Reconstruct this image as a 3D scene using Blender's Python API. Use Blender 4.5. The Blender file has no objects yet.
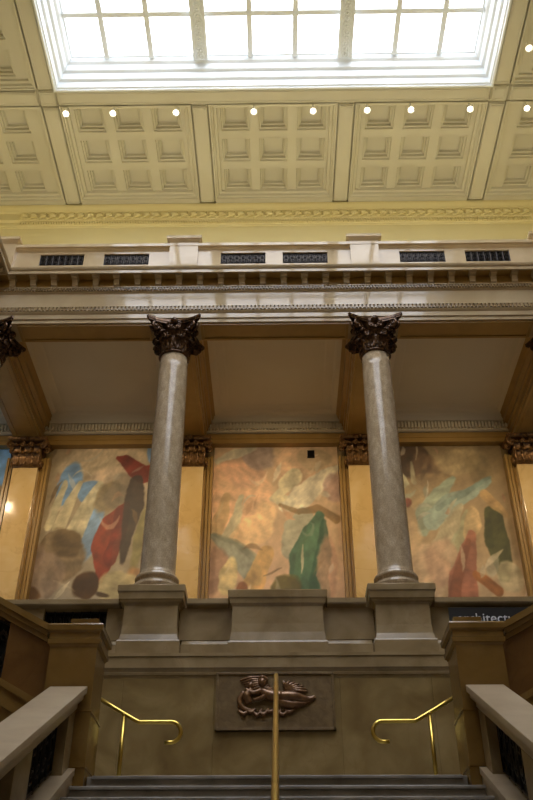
import bpy, bmesh, math, random
import numpy as np
from mathutils import Vector, Matrix
random.seed(7)
S = bpy.context.scene
COL = S.collection
PI = math.pi

# ------------------------------------------------------------------ materials
def lin(c):
    return tuple(((x/255)/12.92 if x/255 <= .04045 else ((x/255+.055)/1.055)**2.4) for x in c)

def nt(name):
    m = bpy.data.materials.new(name); m.use_nodes = True
    t = m.node_tree; b = t.nodes['Principled BSDF']
    return m, t, b

def mottled(name, cols, scale=2.0, rough=.3, detail=8, vein=None, vein_scale=1.2, metallic=0, fine=0, bump=0, spec=.5, stretch=(1, 1, 1)):
    """marble / stone / plaster: noise between sRGB colours, optional veins"""
    m, t, b = nt(name)
    N = t.nodes; L = t.links
    tc = N.new('ShaderNodeTexCoord')
    mp = N.new('ShaderNodeMapping'); mp.inputs['Scale'].default_value = stretch
    L.new(tc.outputs['Object'], mp.inputs[0])
    no = N.new('ShaderNodeTexNoise'); no.inputs['Scale'].default_value = scale; no.inputs['Detail'].default_value = detail
    no.inputs['Distortion'].default_value = .6
    L.new(mp.outputs[0], no.inputs['Vector'])
    r = N.new('ShaderNodeValToRGB'); e = r.color_ramp.elements
    n = len(cols)
    for i, c in enumerate(cols):
        pos = .3 + .4*i/max(1, n-1)
        if i < 2: el = e[i]; el.position = pos
        else: el = e.new(pos)
        el.color = (*lin(c), 1)
    L.new(no.outputs['Fac'], r.inputs[0])
    out = r.outputs[0]
    if vein:
        n2 = N.new('ShaderNodeTexNoise'); n2.inputs['Scale'].default_value = vein_scale; n2.inputs['Detail'].default_value = 6
        n2.inputs['Distortion'].default_value = 1.5
        L.new(mp.outputs[0], n2.inputs['Vector'])
        r2 = N.new('ShaderNodeValToRGB'); q = r2.color_ramp.elements
        q[0].position = .485; q[0].color = (0, 0, 0, 1); q[1].position = .515; q[1].color = (0, 0, 0, 1)
        w = q.new(.5); w.color = (1, 1, 1, 1)
        L.new(n2.outputs['Fac'], r2.inputs[0])
        mx = N.new('ShaderNodeMixRGB'); mx.inputs[2].default_value = (*lin(vein), 1)
        mm = N.new('ShaderNodeMath'); mm.operation = 'MULTIPLY'; mm.inputs[1].default_value = .3
        L.new(r2.outputs[0], mm.inputs[0]); L.new(mm.outputs[0], mx.inputs[0]); L.new(out, mx.inputs[1])
        out = mx.outputs[0]
    if fine:
        n3 = N.new('ShaderNodeTexNoise'); n3.inputs['Scale'].default_value = 45; n3.inputs['Detail'].default_value = 3
        L.new(tc.outputs['Object'], n3.inputs['Vector'])
        mr = N.new('ShaderNodeMapRange'); mr.inputs[1].default_value = .3; mr.inputs[2].default_value = .7
        mr.inputs[3].default_value = 1-fine; mr.inputs[4].default_value = 1+fine
        L.new(n3.outputs['Fac'], mr.inputs[0])
        mx = N.new('ShaderNodeVectorMath'); mx.operation = 'SCALE'
        L.new(out, mx.inputs[0]); L.new(mr.outputs[0], mx.inputs['Scale'])
        out = mx.outputs[0]
    L.new(out, b.inputs['Base Color'])
    b.inputs['Roughness'].default_value = rough
    b.inputs['Metallic'].default_value = metallic
    b.inputs['Specular IOR Level'].default_value = spec
    if bump:
        bp = N.new('ShaderNodeBump'); bp.inputs['Strength'].default_value = bump; bp.inputs['Distance'].default_value = .02
        L.new(no.outputs['Fac'], bp.inputs['Height']); L.new(bp.outputs[0], b.inputs['Normal'])
    return m

def emis(name, col, strength):
    m, t, b = nt(name)
    b.inputs['Base Color'].default_value = (.8, .8, .8, 1)
    b.inputs['Emission Color'].default_value = (*lin(col), 1)
    b.inputs['Emission Strength'].default_value = strength
    return m

M = {}
M['marble'] = mottled('hall marble', [(126, 106, 72), (145, 125, 90), (162, 142, 106)], 1.6, .22, vein=(130, 106, 72), vein_scale=.9)
M['wall_marble'] = mottled('wall marble', [(112, 91, 54), (132, 111, 70), (152, 131, 88)], 1.4, .16, vein=(130, 104, 64), vein_scale=.8)
M['pale_marble'] = mottled('pale entablature marble', [(176, 156, 122), (184, 165, 132), (193, 175, 144)], 1.3, .05, vein=(186, 162, 130), vein_scale=.7)
M['brown_marble'] = mottled('brown marble', [(92, 62, 26), (102, 70, 32), (114, 80, 40)], 2.2, .2, vein=(86, 56, 26))
M['newel_marble'] = mottled('ochre marble', [(112, 84, 38), (122, 93, 45), (134, 105, 56)], 2.0, .18, vein=(116, 86, 44))
M['pilaster_marble'] = mottled('warm pilaster marble', [(214, 180, 118), (224, 192, 132), (232, 204, 150)], 1.4, .12, vein=(190, 150, 92), vein_scale=.6)
M['coping_marble'] = mottled('pale coping marble', [(158, 140, 112), (172, 154, 126), (184, 168, 140)], 2.0, .3)  # paler tone than the hall marble, for main flight copings and curbs
M['pilaster_bronze'] = mottled('lit-tone bronze', [(84, 58, 32), (122, 88, 48), (156, 118, 66)], 14, .3, metallic=.4)  # bronze colour lightened to stand in for lamp light on the gallery capitals
M['granite'] = mottled('polished column granite', [(158, 139, 110), (173, 154, 125), (187, 169, 141)], 9, .14, fine=.22, stretch=(1, 1, .5))
M['plaster'] = mottled('cream ceiling paint', [(196, 191, 172), (203, 199, 182)], .6, .6)
M['white_plaster'] = mottled('white skylight paint', [(226, 232, 236), (234, 239, 242)], .6, .5)
M['yellow'] = mottled('yellow wall paint', [(224, 212, 160), (229, 218, 168)], .5, .6)
M['gallery_plaster'] = mottled('gallery ceiling paint', [(204, 194, 168), (212, 203, 178)], .5, .6)
M['bronze'] = mottled('dark bronze', [(50, 34, 22), (78, 54, 34), (112, 82, 52)], 14, .22, metallic=.5, bump=.08)
M['relief_bronze'] = mottled('relief bronze', [(96, 76, 42), (110, 88, 52), (122, 100, 62)], 10, .45, metallic=.15, bump=.25)
M['figure_bronze'] = mottled('figure bronze', [(92, 64, 38), (118, 84, 52), (144, 108, 70)], 12, .28, metallic=.3, bump=.2)
M['iron'] = mottled('black iron', [(14, 13, 14), (26, 25, 28)], 12, .3, metallic=.6)
M['grille_metal'] = mottled('tarnished grille metal', [(38, 36, 38), (70, 64, 58)], 20, .3, metallic=.8)
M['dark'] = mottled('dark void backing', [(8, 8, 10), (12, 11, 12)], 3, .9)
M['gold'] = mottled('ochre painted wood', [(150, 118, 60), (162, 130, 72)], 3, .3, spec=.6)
M['brass'] = mottled('polished brass', [(206, 176, 84), (218, 190, 100)], 6, .28, metallic=1)
M['step'] = mottled('grey step marble', [(112, 106, 96), (132, 126, 116), (148, 142, 132)], 2.4, .25, vein=(110, 102, 92), vein_scale=2.4)
M['floor'] = mottled('hall floor marble', [(150, 134, 106), (176, 160, 130)], 1.2, .25)
M['sign'] = mottled('sign board', [(12, 11, 12), (16, 15, 16)], 3, .4)
M['letter'] = mottled('sign lettering', [(206, 206, 210), (214, 214, 218)], 3, .5)
M['lamp_body'] = mottled('lamp housing', [(196, 194, 182), (206, 204, 192)], 3, .35)
M['bulb'] = emis('lit bulb', (255, 244, 226), 14)
M['pane'] = emis('backlit skylight glass', (240, 244, 255), 7)

# ------------------------------------------------------------------ helpers
def obj(name, bm, mat, parent=None, smooth=False, kind=None, loc=None, bevel=0):
    bmesh.ops.recalc_face_normals(bm, faces=bm.faces[:])
    me = bpy.data.meshes.new(name); bm.to_mesh(me); bm.free()
    o = bpy.data.objects.new(name, me); COL.objects.link(o)
    if isinstance(mat, (list, tuple)):
        for k in mat: me.materials.append(M[k])
    else: me.materials.append(M[mat])
    if smooth:
        for p in me.polygons: p.use_smooth = True
    if parent: o.parent = parent
    if loc is not None: o.location = loc
    if kind: o['kind'] = kind
    if bevel:
        b = o.modifiers.new('bevel', 'BEVEL'); b.width = bevel; b.segments = 2; b.limit_method = 'ANGLE'
    return o

def tag(o, label=None, cat=None, group=None, kind=None):
    if label: o['label'] = label
    if cat: o['category'] = cat
    if group: o['group'] = group
    if kind: o['kind'] = kind
    return o

def thing(name, label, cat, loc=(0, 0, 0), rotz=0, group=None):
    o = bpy.data.objects.new(name, None); COL.objects.link(o)
    o.location = loc; o.rotation_euler = (0, 0, rotz); o.empty_display_size = .2
    return tag(o, label, cat, group)

def copy_tree(o, parent=None):
    c = o.copy(); COL.objects.link(c)
    if parent: c.parent = parent
    for ch in list(o.children): copy_tree(ch, c)
    return c

def B(): return bmesh.new()

def box(bm, x0, x1, y0, y1, z0, z1):
    v = [bm.verts.new(p) for p in ((x0, y0, z0), (x1, y0, z0), (x1, y1, z0), (x0, y1, z0), (x0, y0, z1), (x1, y0, z1), (x1, y1, z1), (x0, y1, z1))]
    for f in ((0, 1, 2, 3), (4, 7, 6, 5), (0, 4, 5, 1), (1, 5, 6, 2), (2, 6, 7, 3), (3, 7, 4, 0)):
        bm.faces.new([v[i] for i in f])
    return bm

def prism(bm, pts, axis, a0, a1):
    """closed polygon pts=(p,q); axis 'x': (p,q)=(Y,Z); axis 'y': (p,q)=(X,Z); axis 'z': (X,Y)"""
    def P(p, q, a): return {'x': (a, p, q), 'y': (p, a, q), 'z': (p, q, a)}[axis]
    A = [bm.verts.new(P(p, q, a0)) for p, q in pts]; C = [bm.verts.new(P(p, q, a1)) for p, q in pts]
    n = len(pts)
    for i in range(n): bm.faces.new((A[i], A[(i+1) % n], C[(i+1) % n], C[i]))
    bm.faces.new(A); bm.faces.new(C[::-1])
    return bm

def rectloft(bm, x0, x1, y0, y1, prof, caps=True):
    """rectangular turned block: prof=(z, projection)"""
    rings = []
    for z, p in prof:
        rings.append([bm.verts.new(c) for c in ((x0-p, y0-p, z), (x1+p, y0-p, z), (x1+p, y1+p, z), (x0-p, y1+p, z))])
    for a, b in zip(rings, rings[1:]):
        for i in range(4): bm.faces.new((a[i], a[(i+1) % 4], b[(i+1) % 4], b[i]))
    if caps: bm.faces.new(rings[0][::-1]); bm.faces.new(rings[-1])
    return bm

def lathe(bm, prof, c=(0, 0, 0), seg=48, caps=True):
    rings = [[bm.verts.new((c[0]+r*math.cos(2*PI*i/seg), c[1]+r*math.sin(2*PI*i/seg), c[2]+z)) for i in range(seg)] for r, z in prof]
    for a, b in zip(rings, rings[1:]):
        for i in range(seg): bm.faces.new((a[i], a[(i+1) % seg], b[(i+1) % seg], b[i]))
    if caps: bm.faces.new(rings[0][::-1]); bm.faces.new(rings[-1])
    return bm

def tube(bm, pts, r, seg=12, closed=False):
    pts = [Vector(p) for p in pts]; n = len(pts)
    rs = r if isinstance(r, (list, tuple)) else [r]*n
    rings = []; up = None
    for i, p in enumerate(pts):
        if closed: d = (pts[(i+1) % n]-pts[i-1]).normalized()
        else: d = (pts[min(i+1, n-1)]-pts[max(i-1, 0)]).normalized()
        if up is None:
            up = Vector((0, 0, 1)) if abs(d.z) < .9 else Vector((1, 0, 0))
        s = d.cross(up).normalized(); up = s.cross(d).normalized()
        rings.append([bm.verts.new(p+(s*math.cos(2*PI*k/seg)+up*math.sin(2*PI*k/seg))*rs[i]) for k in range(seg)])
    m = n if closed else n-1
    for i in range(m):
        a, b = rings[i], rings[(i+1) % n]
        for k in range(seg): bm.faces.new((a[k], a[(k+1) % seg], b[(k+1) % seg], b[k]))
    if not closed: bm.faces.new(rings[0][::-1]); bm.faces.new(rings[-1])
    return bm

def ball(bm, c, r, sc=(1, 1, 1), u=12, v=8, rot=None):
    mt = Matrix.Translation(c) @ (rot or Matrix.Identity(4)) @ Matrix.Diagonal((r*sc[0], r*sc[1], r*sc[2], 1))
    bmesh.ops.create_uvsphere(bm, u_segments=u, v_segments=v, radius=1, matrix=mt)
    return bm

def smooth_pts(pts, n=6):
    """Catmull-Rom"""
    P = [Vector(p) for p in pts]; P = [2*P[0]-P[1]]+P+[2*P[-1]-P[-2]]
    out = []
    for i in range(1, len(P)-2):
        for k in range(n):
            t = k/n
            out.append(.5*((2*P[i])+(P[i+1]-P[i-1])*t+(2*P[i-1]-5*P[i]+4*P[i+1]-P[i+2])*t*t+(3*P[i]-P[i-1]-3*P[i+1]+P[i+2])*t**3))
    out.append(P[-2])
    return out

FLOOR = -1.6      # camera eye is the origin; hall floor is 1.6 m below
SP = 4.2          # column spacing

# ------------------------------------------------------------------ room shell
o = obj('floor', box(B(), -11, 11, -10, 19.6, FLOOR-.2, FLOOR), 'floor', kind='structure')
for n, sx in (('wall_left', -1), ('wall_right', 1)):
    a, b = sorted((sx*6.45, sx*6.85))
    bm = box(B(), a, b, -10, 13.6, FLOOR, 12.41)
    w = obj(n, bm, 'marble', kind='structure')
    a, b = sorted((sx*10.9, sx*11.2))
    obj('upper_wall', box(B(), a, b, -10, 19.6, 12.3, 21.5), 'yellow', w)
obj('wall_rear', box(B(), -11, 11, -10.3, -10, FLOOR, 22), 'marble', kind='structure')

# lower wall behind the landing, in marble slabs with a moulded string course
bm = B()
box(bm, -10.8, 10.8, 14.35, 14.8, FLOOR, 4.88)
wall = obj('wall_landing', bm, 'wall_marble', kind='structure')
bm = B()
xs = [-2.75, -2.42, -.98, .98, 2.42, 2.75]
for a, b in zip(xs, xs[1:]): box(bm, a+.004, b-.004, 13.9, 14.34, FLOOR, 4.72)
box(bm, -2.74, 2.74, 13.91, 14.35, FLOOR, 4.72)
obj('marble_slab', bm, 'wall_marble', wall, bevel=.004)
bm = B()
prof = [(4.72, 0), (4.76, .01), (4.765, .03), (4.80, .04), (4.81, .03), (4.85, .05), (4.87, .07), (5.04, .07), (5.05, .09), (5.10, .09)]
rectloft(bm, -2.74, 2.74, 13.9, 14.6, prof)
obj('string_moulding', bm, 'marble', wall)
bm = B()
rectloft(bm, -10.8, -2.9, 14.3, 14.8, prof); rectloft(bm, 2.9, 10.8, 14.3, 14.8, prof)
obj('string_moulding', bm, 'marble', wall)
# gallery floor and rear wall
obj('floor_gallery', box(B(), -10.9, 10.9, 14.6, 19.3, 4.9, 5.13), 'floor', kind='structure')
obj('wall_gallery', box(B(), -10.9, 10.9, 19.16, 19.5, 5.1, 13.3), 'marble', kind='structure')
obj('wall_upper', box(B(), -10.9, 10.9, 19.22, 19.5, 13.3, 22.3), 'yellow', kind='structure')
obj('ceiling_gallery', box(B(), -10.9, 10.9, 14.75, 19.22, 13.12, 13.4), 'gallery_plaster', kind='structure')

# ------------------------------------------------------------------ gallery balustrade
segs = [(-10.8, -6.48, 'beyond the far left corner column'), (-5.56, -2.56, 'between the left column and the left newel pier, below the red mural'), (-1.64, -.75, 'narrow piece between the left column pedestal and the empty middle pedestal'),
        (.79, 1.64, 'narrow piece between the empty middle pedestal and the right column pedestal'), (2.56, 5.56, 'with the black sign, right of the right column pedestal'), (6.48, 10.8, 'beyond the far right corner column')]
pans = [[(-10.8, -6.48)], [(-5.56, -3.96), (-2.88, -2.56)], [(-1.64, -.75)], [(.79, 1.64)], [(2.56, 5.56)], [(6.48, 10.8)]]
for (a, b, l), pn in zip(segs, pans):
    ea = 0 if a < -10 else (.055 if a != .79 else .053); eb = 0 if b > 10 else (.055 if b != -.75 else .053)
    bal = obj('marble_balustrade', prism(B(), [(14.25, 5.115), (14.25, 5.40), (14.30, 5.43), (14.34, 5.50), (14.7, 5.50), (14.7, 5.115)], 'x', a+ea, b-eb), 'marble')
    tag(bal, 'gallery balustrade, '+l, 'balustrade', 'gallery balustrade below the murals')
    for c, d in pn: obj('panel', box(B(), c, d, 14.33, 14.6, 5.505, 6.069), 'marble', bal)
    obj('coping', prism(B(), [(14.32, 6.07), (14.28, 6.08), (14.22, 6.09), (14.20, 6.11), (14.20, 6.19), (14.24, 6.21), (14.7, 6.21), (14.7, 6.07)], 'x', a+(0 if a < -10 else .07 if a == .79 else .117), b-(0 if b > 10 else .07 if b == -.75 else .117)), 'marble', bal)

def grille_bm(x0, x1, z0, z1, y, cells, r=.012, bm=None):
    bm = bm or B()
    w = (x1-x0)/cells; h = z1-z0
    for z in (z0+.02, z1-.02): tube(bm, [(x0, y, z), (x1, y, z)], r, 6)
    for i in range(cells+1): tube(bm, [(x0+i*w, y, z0), (x0+i*w, y, z1)], r, 6)
    for i in range(cells):
        cx = x0+(i+.5)*w
        for cz, rr in ((z0+h*.3, min(w, h)*.28), (z0+h*.72, min(w, h)*.2)):
            tube(bm, [(cx+rr*math.cos(2*PI*k/14), y, cz+rr*math.sin(2*PI*k/14)) for k in range(14)], r*.8, 5, closed=True)
        for s in (-1, 1):
            sp = [(cx+s*(w*.42)*math.cos(t)*(1-t/9), y-.004, z0+h*.5+h*.4*math.sin(t)*(1-t/9)) for t in [k*.45 for k in range(14)]]
            tube(bm, sp, r*.7, 5)
    return bm
bm = grille_bm(-3.955, -2.885, 5.505, 6.065, 14.45, 7)
g = obj('balustrade_grille', bm, 'iron'); tag(g, 'black iron grille in the gallery balustrade above the left newel pier', 'grille')
obj('backing', box(B(), -3.96, -2.88, 14.52, 14.56, 5.505, 6.065), 'dark', g)

# column pedestals on the balustrade
def pedestal(x, lab):
    bm = rectloft(B(), x-.45, x+.45, 14.05, 14.95, [(5.11, .065), (5.37, .065), (5.39, .055), (5.40, .035), (5.50, .015), (5.65, .003), (5.8, 0), (6.0, 0), (6.03, .02), (6.05, .06), (6.08, .07), (6.09, .09), (6.20, .10), (6.22, .12), (6.32, .12), (6.34, .10)])
    return tag(obj('column_pedestal', bm, 'marble'), lab, 'pedestal', 'square marble pedestals under the columns')
pedestal(-2.1, 'square moulded marble pedestal under the left polished column')
pedestal(2.1, 'square moulded marble pedestal under the right polished column')
bm = rectloft(B(), -.74, .78, 14.10, 14.7, [(5.11, .06), (5.36, .06), (5.39, .05), (5.40, .03), (5.55, .01), (5.7, 0), (6.0, 0), (6.03, .02), (6.05, .04), (6.12, .05), (6.14, .07), (6.26, .08), (6.28, .06)])
tag(obj('blank_pedestal', bm, 'marble'), 'wide empty marble pedestal block midway between the two columns', 'pedestal')

# ------------------------------------------------------------------ columns with bronze corinthian capitals
def leaf(bm, ang, r0, z0, h, w, out, lobes=4):
    """acanthus leaf with lobed edge whose tip curls outward"""
    path = [(0, 0), (.01, .25), (.015, .5), (.03, .72), (.08, .9), (.16, 1.0), (.24, .99), (.29, .9), (.28, .8)]
    n = len(path); ns = 7; front = []; back = []
    for i, (pr, pz) in enumerate(path):
        t = i/(n-1)
        wd = w*(.62+.5*math.sin(PI*min(1, t*1.15))**.8)*(1 if t < .75 else 1-(t-.75)*2.2)
        wd *= 1+.16*math.cos(t*PI*2*lobes)
        rf = []; rb = []
        for k in range(ns):
            s = -1+2*k/(ns-1)
            x = s*wd; rr = r0+.02+pr*out/.29-.35*w*s*s*(1-t*.2)*.6+.026*math.cos(s*PI*3)
            z = z0+pz*h-.03*s*s*h
            for lst, d in ((rf, 0), (rb, -.028)):
                a = ang
                R = rr+d
                lst.append(bm.verts.new((R*math.cos(a)-x*math.sin(a), R*math.sin(a)+x*math.cos(a), z)))
        front.append(rf); back.append(rb)
    for i in range(n-1):
        for k in range(ns-1):
            bm.faces.new((front[i][k], front[i][k+1], front[i+1][k+1], front[i+1][k]))
            bm.faces.new((back[i][k], back[i+1][k], back[i+1][k+1], back[i][k+1]))
        for k in (0, ns-1): bm.faces.new((front[i][k], front[i+1][k], back[i+1][k], back[i][k]))
    for i in (0, n-1):
        for k in range(ns-1): bm.faces.new((front[i][k], front[i][k+1], back[i][k+1], back[i][k]))

def spiral(bm, c, dirv, r, turns=1.6, rad=.03, z_sign=-1):
    d = Vector(dirv).normalized(); up = Vector((0, 0, 1)); pts = []; rs = []
    n = 22
    for i in range(n):
        t = i/(n-1); a = PI/2-turns*2*PI*t; q = r*(1-.82*t)
        pts.append(Vector(c)+d*q*math.cos(a)+up*q*math.sin(a)); rs.append(rad*(1-.45*t))
    tube(bm, pts, rs, 8)
    ball(bm, c, rad*1.1)

def capital(parent, z, R=.285, H=.79):
    bm = B()
    lathe(bm, [(R+.01, 0), (R+.035, .015), (R+.04, .035), (R+.02, .06), (R-.0, .07), (R-.0, .3), (R+.02, .5), (R+.06, .62), (R+.13, .70), (R+.13, .72)], (0, 0, z), 32)
    for k in range(8): leaf(bm, 2*PI*k/8+PI/8, R-.0, z+.06, .30, .115, .15)
    for k in range(8): leaf(bm, 2*PI*k/8, R+.0, z+.20, .34, .12, .17)
    for k in range(8):   # small inner helices under the abacus
        a = 2*PI*(k//2)/4+(PI/4 if 0 else 0)+(.2 if k % 2 else -.2)
        c = (math.cos(a)*(R+.12), math.sin(a)*(R+.12), z+.60)
        spiral(bm, c, (-math.sin(a)*(1 if k % 2 else -1), math.cos(a)*(1 if k % 2 else -1), 0), .055, rad=.02)
    cap = obj('capital', bm, 'bronze', parent, smooth=True)
    # abacus: concave sides with cut horns
    hs = .545; pts = []
    for q in range(4):
        a0 = q*PI/2
        for i in range(9):
            t = -1+2*i/8; rr = .365+(hs-.365)*abs(t)**1.9
            x = t*(hs-.03)
            pts.append((rr*math.cos(a0)-x*math.sin(a0), rr*math.sin(a0)+x*math.cos(a0)))
    bm = prism(B(), pts, 'z', z+H-.10, z+H-.06)
    prism(bm, [(x*1.04, y*1.04) for x, y in pts], 'z', z+H-.06, z+H)
    for k in range(4):   # fleuron in the middle of each side
        a = k*PI/2; c = Vector((math.cos(a)*.41, math.sin(a)*.41, z+H-.05))
        ball(bm, c, .075)
        for j in range(6):
            w = 2*PI*j/6; ball(bm, c+Vector((-math.sin(a)*math.cos(w), math.cos(a)*math.cos(w), math.sin(w)))*.055, .032, u=8, v=6)
    obj('abacus', bm, 'bronze', cap)
    for k in range(4):
        a = PI/4+k*PI/2; bm = B(); d = Vector((math.cos(a), math.sin(a), 0)); side = Vector((-d.y, d.x, 0))
        for s in (-1, 1):
            spiral(bm, d*.56+side*s*.045+Vector((0, 0, z+.585)), d, .10, rad=.032)
            tube(bm, smooth_pts([d*(R+.04)+side*s*.06+Vector((0, 0, z+.36)), d*(R+.09)+side*s*.06+Vector((0, 0, z+.52)), d*(R+.17)+side*s*.05+Vector((0, 0, z+.66)), d*.56+side*s*.045+Vector((0, 0, z+.685))]), .026, 8)
        leaf(bm, a, .36, z+.34, .24, .09, .13)
        obj('volute', bm, 'bronze', cap, smooth=True)
    return cap

Z0, ZN = 6.34, 11.62
def make_column(loc, lab):
    t = thing('marble_column', lab, 'column', loc, 0, 'polished columns with bronze capitals')
    bm = rectloft(B(), -.41, .41, -.41, .41, [(0, 0), (.07, 0)])
    lathe(bm, [(.40, .07), (.42, .09), (.43, .13), (.42, .17), (.39, .19), (.36, .20), (.345, .22), (.345, .24), (.36, .26), (.385, .28), (.39, .31), (.375, .34), (.35, .355), (.345, .37)], seg=56)
    obj('base', bm, 'granite', t, smooth=False)
    H = ZN-Z0; prof = [(.345, .37), (.335, .385), (.322, .41), (.315, .45)]
    for i in range(1, 15):
        k = i/14; prof.append((.315-.03*k**1.6, .45+(H-.45)*k))
    obj('shaft', lathe(B(), prof, seg=64), 'granite', t, smooth=True)
    capital(t, H)
    return t
c1 = make_column((-2.1, 14.5, Z0), 'tall polished granite column on the left with dark bronze corinthian capital')
c2 = copy_tree(c1); c2.location.x = 2.1; c2['label'] = 'tall polished granite column on the right with dark bronze corinthian capital'
c3 = copy_tree(c1); c3.location.x = -6.02; c3['label'] = 'corner column whose bronze capital shows at the left edge of the photo'
c4 = copy_tree(c1); c4.location.x = 6.02; c4['label'] = 'corner column beyond the right edge of the photo'
pedestal(-6.02, 'marble pedestal under the far left corner column'); pedestal(6.02, 'marble pedestal under the far right corner column')

# ------------------------------------------------------------------ pilasters on the gallery wall
def make_pilaster(x, lab):
    t = thing('pilaster', lab, 'pilaster', (x, 19.0, 5.13), 0, 'marble pilasters between the murals')
    obj('shaft', box(B(), -.31, .31, -.25, .15, .9, 6.53), 'pilaster_marble', t, bevel=.008)
    obj('plinth', rectloft(B(), -.5, .5, -.08, .11, [(0, .03), (.2, .03), (.24, 0), (.8, 0), (.84, .03), (.9, .03)]), 'marble', t)
    bm = B()
    for s in (-1, 1):
        for a, b, d in ((.31, .36, .03), (.36, .385, .0), (.385, .45, .05), (.45, .47, .01), (.47, .53, .07)):
            x0, x1 = sorted((s*a, s*b)); box(bm, x0, x1, -.05-d, .15, .9, 6.9)
    obj('side_moulding', bm, 'gold', t)
    bm = B(); H = .75; z = 6.53
    box(bm, -.33, .33, -.30, .15, z, z+H-.08)
    for k in range(4): 
        bl = B()
    for row, (zz, hh, ww, nn) in enumerate(((.02, .34, .085, 4), (.22, .36, .09, 3))):
        for i in range(nn):
            xx = -.34+.68*(i+.5)/nn if nn == 4 else -.25+.25*i
            tb = B(); leaf(tb, -PI/2, .0, 0, hh, ww, .14)
            for v in tb.verts: v.co += Vector((xx, -.31, z+zz))
            me = bpy.data.meshes.new('tmp'); tb.to_mesh(me); tb.free(); bm.from_mesh(me); bpy.data.meshes.remove(me)
    for s in (-1, 1):
        spiral(bm, (s*.40, -.42, z+.56), (s, -.3, 0), .11, rad=.036)
        spiral(bm, (s*.42, -.16, z+.56), (s, .3, 0), .09, rad=.032)
        spiral(bm, (s*.12, -.42, z+.58), (-s, 0, 0), .07, rad=.024)
        tube(bm, smooth_pts([(s*.15, -.3, z+.3), (s*.2, -.33, z+.55), (s*.38, -.34, z+.71)]), .024, 8)
        for j in range(3): ball(bm, (s*.37, -.24+.1*j, z+.1+.06*(j%2)), .06, (.7, 1, 1.5), u=8, v=6)
    cp = obj('capital', bm, 'pilaster_bronze', t, smooth=True)
    bm = rectloft(B(), -.46, .46, -.48, .11, [(z+H-.08, -.02), (z+H-.05, .02), (z+H, .03)])
    for j in range(5): ball(bm, (0, -.51, z+H-.05), .05)
    obj('abacus', bm, 'pilaster_bronze', cp)
    return t
PX = (-6.22, -2.1, 2.1, 6.25)
plab = ('marble pilaster with bronze capital at the far left, between blue mural sliver and red mural',
        'marble pilaster half hidden just right of the left column',
        'marble pilaster half hidden just left of the right column',
        'marble pilaster with bronze capital at the far right edge of the photo')
for x, l in zip(PX, plab):
    make_pilaster(x, l)

# mural frames: rails above and below on the wall
bm = B()
for i in range(-2, 3):
    cx = i*SP
    prism(bm, [(19.16, 6.0), (19.08, 6.0), (19.08, 7.5), (19.04, 7.55), (19.02, 7.65), (19.1, 7.7), (19.16, 7.7)], 'x', cx-1.6, cx+1.6)
obj('trim_1', bm, 'marble', kind='structure')

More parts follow.
